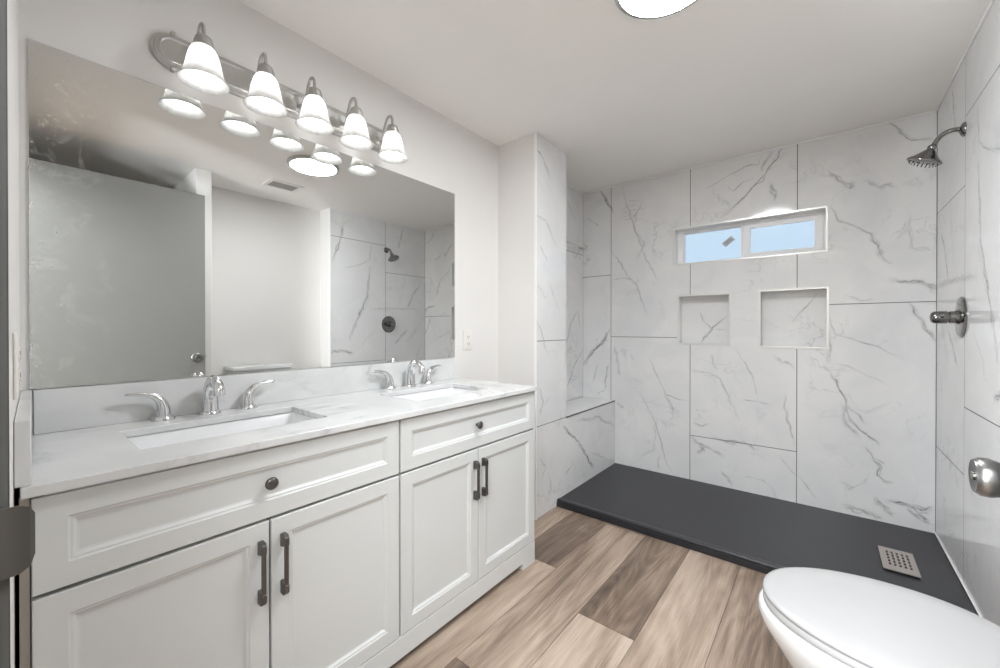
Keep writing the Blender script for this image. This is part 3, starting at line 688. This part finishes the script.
# ------------------------------------------------------------------ vanity light
vl = thing('vanity_light', 'brushed nickel wall light bar with five frosted bell shades above the mirror', 'wall light', (0, .745, 2.013))
def stad(y0, y1, h, x, zc=2.013, n=14):
    """plate outline: straight bar with smaller rounded ends"""
    r = h * .5; out = []
    for k in range(n + 1):
        a = -PI / 2 + PI * k / n; out.append((x, y1 - r * .92 + r * .92 * math.cos(a), zc + r * .93 * math.sin(a)))
    for k in range(n + 1):
        a = PI / 2 + PI * k / n; out.append((x, y0 + r * .92 + r * .92 * math.cos(a), zc + r * .93 * math.sin(a)))
    return out
b = MB()
y0, y1 = .276, 1.214
prof = [(.118, 0, .001), (.118, 0, .010), (.112, .003, .014), (.106, .006, .014), (.102, .008, .018), (.094, .012, .021), (.090, .014, .021), (.086, .016, .0245), (.076, .021, .026), (.070, .024, .0245), (.066, .026, .022)]
b.loft([stad(y0 + i, y1 - i, h, x) for h, i, x in prof])
b.build('back_plate', M['nickel'], vl, smooth=True, angle=20)
for ye in (y0 + .055, y1 - .055):
    for zz in (2.013 - .056, 2.013 + .056):
        b = MB(); b.box(.001, .020, ye - .006, ye + .006, zz - .006, zz + .006)
        b.build('plate_collar', M['nickel'], vl, bevel=.003)
for y in (.384, .561, .731, .903, 1.081):
    P = lambda x, z: (x, y, z)
    b = MB()
    b.lathe([(.019, 0), (.019, .003), (.013, .008), (.008, .010)], P(.020, 2.000), (1, 0, 0), 22)
    c = bez(P(.026, 2.000), P(.060, 1.985), P(.062, 2.085), P(.098, 2.088), 12) + bez(P(.098, 2.088), P(.124, 2.088), P(.126, 2.065), P(.126, 2.030), 9)[1:]
    b.tube(c, .0055, 12, 1.0, (0, 1, 0))
    b.lathe([(.007, .036), (.013, .034), (.021, .028), (.0235, .021), (.0235, .014), (.0265, .012), (.0265, .004), (.029, .001), (.029, -.004), (.020, -.004)], P(.126, 2.006), (0, 0, 1), 28)
    arm = b.build('lamp_arm', M['nickel'], vl, smooth=True, angle=35)
    b = MB(); t = .0032
    op = [(.0265, 2.003), (.0315, 1.998), (.0375, 1.985), (.0425, 1.966), (.0465, 1.946), (.0510, 1.926), (.0575, 1.909), (.0665, 1.8965)]
    pr = op + [(.0660, 1.8952)] + [(r - t, z) for r, z in reversed(op)]
    b.lathe([(r, z - 2.0) for r, z in pr], P(.126, 2.0), (0, 0, 1), 40, False, False)
    sh = part_label(b.build('lamp_shade', M['shade'], vl, smooth=True, angle=60), 'frosted white bell glass')
    b = MB()
    b.lathe([(.004, -.090), (.014, -.0875), (.024, -.080), (.0295, -.068), (.0300, -.057), (.0265, -.043), (.0185, -.026), (.0135, -.010), (.013, .002)], P(.126, 2.0), (0, 0, 1), 28)
    b.build('bulb', M['bulb'], sh, smooth=True)

# ceiling light and vent
cl = thing('ceiling_light', 'round flush ceiling light with glowing white disc', 'ceiling light', (1.21, 1.37, ZC))
b = MB(); b.lathe([(.166, 0), (.168, -.006), (.166, -.018), (.161, -.0215), (.150, -.0225), (.150, -.012)], (1.21, 1.37, ZC - .0005), (0, 0, 1), 64, True, False)
b.build('rim', M['nickel'], cl, smooth=True)
b = MB(); b.lathe([(.1498, -.012), (.1498, -.0205), (.12, -.0222), (.05, -.0232), (.004, -.0235)], (1.21, 1.37, ZC), (0, 0, 1), 64)
b.build('diffuser', M['diffuser'], cl, smooth=True)

cv = thing('ceiling_vent', 'white slotted exhaust vent in the ceiling, seen in the mirror', 'vent', (1.81, 1.41, ZC))
b = MB(); x0, x1, y0, y1 = 1.715, 1.905, 1.285, 1.535
b.slab([x0, x1, x0 + .03, x1 - .03], [y0, y1, y0 + .028, y1 - .028], [(x0 + .03, x1 - .03, y0 + .028, y1 - .028)], lambda u, v, w: (u, v, w), ZC - .008, ZC - .0005)
b.build('frame', M['white_plastic'], cv, bevel=.002)
b = MB()
for k in range(9):
    q = x0 + .036 + k * .0148; b.box(q, q + .008, y0 + .028, y1 - .028, ZC - .007, ZC - .002)
b.build('louvres', M['louvre'], cv)
b = MB(); b.box(x0 + .02, x1 - .02, y0 + .02, y1 - .02, ZC - .0015, ZC - .0004); b.build('backing', M['jamb'], cv)

# ------------------------------------------------------------------ outlets
def outlet(label):
    t = thing('wall_outlet', label, 'outlet', (0, 0, 0), 'white duplex outlets')
    b = MB()
    b.loft([[(x, s * (.037 - i), q * (.058 - i)) for s, q in ((-1, -1), (1, -1), (1, 1), (-1, 1))] for x, i in ((.0005, 0), (.004, 0), (.006, .003))])
    b.build('cover_plate', M['white_plastic'], t, bevel=.0012)
    for q in (-1, 1):
        b = MB(); b.loft([[(x, u[0] * 1.0, u[1] + q * .0195) for u in [(p.x, p.y) for p in rrect(-.0165, .0165, -.0140, .0140, .0095, 0)]] for x in (.005, .0078)])
        so = b.build('socket', M['white_plastic'], t, bevel=.0008)
        b = MB(); b.box(.0076, .0081, -.0085, -.006, q * .0195 - .002, q * .0195 + .006); b.box(.0076, .0081, .006, .0085, q * .0195 - .002, q * .0195 + .006); b.lathe([(.0024, 0), (.0024, .0005)], (.0076, 0, q * .0195 - .0075), (1, 0, 0), 12)
        b.build('slots', M['black'], so)
    return t
o1 = outlet('white outlet on the wall between the mirror and the shower stub wall'); o1.location = (0, 1.692, 1.068)
def copy_tree(o, parent=None):
    c = o.copy(); COL.objects.link(c); c.parent = parent
    for ch in list(o.children): copy_tree(ch, c)
    return c
o2 = copy_tree(o1); o2['label'] = 'white outlet on the near left wall just above the side splash'
o2.location = (.50, left_y(.50), 1.068); o2.rotation_euler = (0, 0, PI / 2 - .0269)

# ------------------------------------------------------------------ shower fittings
sh = thing('showerhead', 'dark metal shower head on a curved arm high on the tiled right wall', 'shower head', (XR, 2.583, 1.985))
Q = lambda x, z: (x, 2.583, z)
b = MB(); b.lathe([(.030, 0), (.030, .004), (.025, .010), (.014, .014), (.0115, .016)], (XR, 2.583, 1.988), (-1, 0, 0), 30); b.build('flange', M['gunmetal'], sh, smooth=True)
b = MB(); b.tube(bez(Q(XR - .002, 1.988), Q(2.040, 2.006), Q(2.005, 1.990), Q(1.989, 1.938), 16), .0095, 16, 1, (0, 1, 0)); b.build('arm', M['gunmetal'], sh, smooth=True)
ax = Vector((-.40, .17, -.90)).normalized()
b = MB(); b.lathe([(.010, -.004), (.0155, .002), (.0165, .010), (.014, .016), (.020, .022), (.032, .036), (.046, .050), (.058, .058), (.0615, .062), (.0615, .067), (.057, .0705), (.02, .072), (.004, .0722)], Q(1.990, 1.944), tuple(ax), 40)
hd = b.build('head', M['gunmetal'], sh, smooth=True, angle=50)
b = MB(); u = Vector((0, 1, 0)); w = ax.cross(u)
for r, n in ((.050, 22), (.036, 15), (.020, 8)):
    for k in range(n):
        p = Vector(Q(1.990, 1.944)) + ax * .070 + u * (r * math.cos(2 * PI * k / n)) + w * (r * math.sin(2 * PI * k / n))
        b.lathe([(.0026, 0), (.0016, .0055)], tuple(p), tuple(ax), 8)
b.build('nozzles', M['black'], hd)

va = thing('shower_valve', 'dark round shower valve with a knob handle on the tiled right wall', 'shower valve', (XR, 2.614, 1.185))
b = MB(); b.lathe([(.090, 0), (.090, .003), (.085, .007), (.070, .0095), (.034, .012), (.030, .020)], (XR - .0002, 2.614, 1.185), (-1, 0, 0), 48); b.build('escutcheon', M['gunmetal'], va, smooth=True)
b = MB(); b.lathe([(.0265, .012), (.0265, .038), (.0225, .0395), (.0225, .043), (.0275, .0445), (.0275, .078), (.026, .086), (.021, .0925), (.012, .0955), (.004, .096)], (XR, 2.614, 1.185), (-1, 0, 0), 36)
b.tube([(XR - .062, 2.614, 1.185), (XR - .064, 2.575, 1.190), (XR - .066, 2.548, 1.193)], [.009, .0075, .006], 12)
b.build('handle', M['gunmetal'], va, smooth=True)

rl = thing('towel_bar', 'slim white metal bar on the tiled recess above the shower bench', 'towel bar', (0, 2.73, 1.82))
b = MB(); b.tube([(.055, 2.40, 1.822), (.055, 3.08, 1.822)], .0105, 14); b.build('bar', M['edge_trim'], rl, smooth=True)
for y in (2.42, 3.06):
    b = MB(); b.lathe([(.022, 0), (.022, .005), (.011, .010), (.010, .055), (.012, .062)], (.0026, y, 1.822), (1, 0, 0), 22); b.build('post', M['edge_trim'], rl, smooth=True)

# ------------------------------------------------------------------ door standing open beside the camera
dr = thing('door_1', 'plain grey door standing open, seen in the mirror', 'door', (1.853, .03, 0)); struct(dr)
DX = 1.835
b = MB(); b.box(DX, DX + .035, .056, .889, .012, 2.088); b.build('leaf', M['door'], dr, bevel=.002)
def dknob(s):
    x = DX if s < 0 else DX + .035
    b = MB(); b.lathe([(.033, 0), (.033, .004), (.027, .009), (.013, .012), (.0115, .022), (.017, .027), (.0235, .033), (.0262, .041), (.0255, .050), (.0232, .053), (.0218, .0555), (.0195, .0550), (.004, .0535)], (x, .838, .931), (s, 0, 0), 40)
    b.cur = 1; b.lathe([(.006, .0530), (.006, .0562), (.002, .0564)], (x, .838, .931), (s, 0, 0), 16)
    k = b.build('door_knob', [M['knob'], M['gunmetal']], dr, smooth=True, angle=45); return k
dknob(-1)
b = MB(); b.box(DX + .006, DX + .029, 0.8885, .8905, .908, .965); b.box(DX + .012, DX + .023, .890, .899, .927, .945); b.build('latch', M['nickel'], dr)
for z in (.22, 1.05, 1.88):
    b = MB(); b.tube([(DX + .042, .05, z - .045), (DX + .042, .05, z + .045)], .006, 12); b.box(DX + .036, DX + .0385, .05, .09, z - .044, z + .044); b.build('hinge', M['nickel'], dr)

# strike plate on the latch-side jamb
b = MB()
zc = .962
b.box(JX0, JX0 + .0018, -.040, -.006, zc - .029, zc + .029)
c = [(JX0 + .0009, -.010 + .0005), (JX0 + .0009, -.001), (JX0 + .0005, .005), (JX0 - .0025, .0105), (JX0 - .008, .0135)]
hh = [.028, .028, .0275, .0245, .017]
b.loft([[(x + .0009, y, zc - h), (x - .0009, y - .0004, zc - h), (x - .0009, y - .0004, zc + h), (x + .0009, y, zc + h)] for (x, y), h in zip(c, hh)])
tag(b.build('strike_plate', M['strike'], smooth=True, angle=30), 'dark aged metal strike plate on the door jamb at the left edge', 'strike plate')

# ------------------------------------------------------------------ toilet (faces the vanity, tank against the right wall)
TY = 1.336
to = thing('toilet', 'white toilet with closed lid in front of the shower', 'toilet', (1.88, TY, 0))
def egg(x0, x1, hw, z, n=56, xm=None, sq=1.0):
    """egg outline: rounded nose at x0, fuller towards x1"""
    xm = xm if xm is not None else x0 + (x1 - x0) * .56; out = []
    for k in range(n):
        a = 2 * PI * k / n; c, s = math.cos(a), math.sin(a)
        L = (x1 - xm) if c > 0 else (xm - x0)
        e = 2.0 / (2.35 if c > 0 else 1.94)
        x = xm + L * math.copysign(abs(c) ** e, c); y = hw * math.copysign(abs(s) ** (2.0 / 2.12), s)
        out.append((x, TY + y, z))
    return out
b = MB()
b.loft([egg(1.60, 2.03, .115, 0.0), egg(1.60, 2.03, .115, .02), egg(1.615, 2.02, .098, .07), egg(1.60, 2.01, .100, .15), egg(1.555, 2.00, .128, .23), egg(1.510, 1.98, .163, .30), egg(1.483, 1.97, .183, .345), egg(1.476, 1.96, .189, .372), egg(1.478, 1.96, .188, .386), egg(1.486, 1.955, .181, .392)])
b.box(1.90, 2.25, TY - .115, TY + .115, .16, .392)
b.build('bowl', M['porcelain'], to, smooth=True, angle=50, bevel=.004)
b = MB()
b.loft([egg(1.493, 1.985, .190, .394), egg(1.488, 1.99, .195, .398), egg(1.488, 1.99, .195, .410), egg(1.493, 1.985, .190, .414)])
b.build('seat', M['seat'], to, smooth=True, angle=60)
b = MB()
b.loft([egg(1.493, 1.992, .193, .4165), egg(1.488, 1.997, .199, .420), egg(1.487, 1.998, .200, .426), egg(1.491, 1.995, .197, .431), egg(1.502, 1.988, .187, .4345), egg(1.55, 1.95, .14, .4365), egg(1.65, 1.88, .06, .4375)])
b.build('lid', M['seat'], to, smooth=True, angle=60)
for s in (-1, 1):
    b = MB(); b.lathe([(.016, -.02), (.016, .024), (.012, .030), (.003, .031)], (2.012, TY + s * .075, .404), (0, 0, 1), 20); b.build('lid_hinge', M['seat'], to, smooth=True)
TK = TY + .024
b = MB()
b.loft([[(x, y + TK, z) for x, y in ((2.09 + i, -.21 + i), (2.262, -.21 + i), (2.262, .21 - i), (2.09 + i, .21 - i))] for z, i in ((.392, .02), (.42, .008), (.79, -.012))])
b.build('tank', M['porcelain'], to, bevel=.012, seg=3)
b = MB(); b.box(2.066, 2.268, TK - .236, TK + .236, .790, .826); b.build('tank_lid', M['porcelain'], to, bevel=.009, seg=3)
b = MB(); b.lathe([(.013, 0), (.013, .006), (.008, .010)], (2.082, TK - .15, .74), (-1, 0, 0), 18); b.tube([(2.070, TK - .15, .74), (2.064, TK - .12, .737), (2.064, TK - .085, .733)], [.005, .006, .0065], 12); b.build('flush_lever', M['chrome'], to, smooth=True)

for o in bpy.data.objects:
    if '_at' in o: del o['_at']
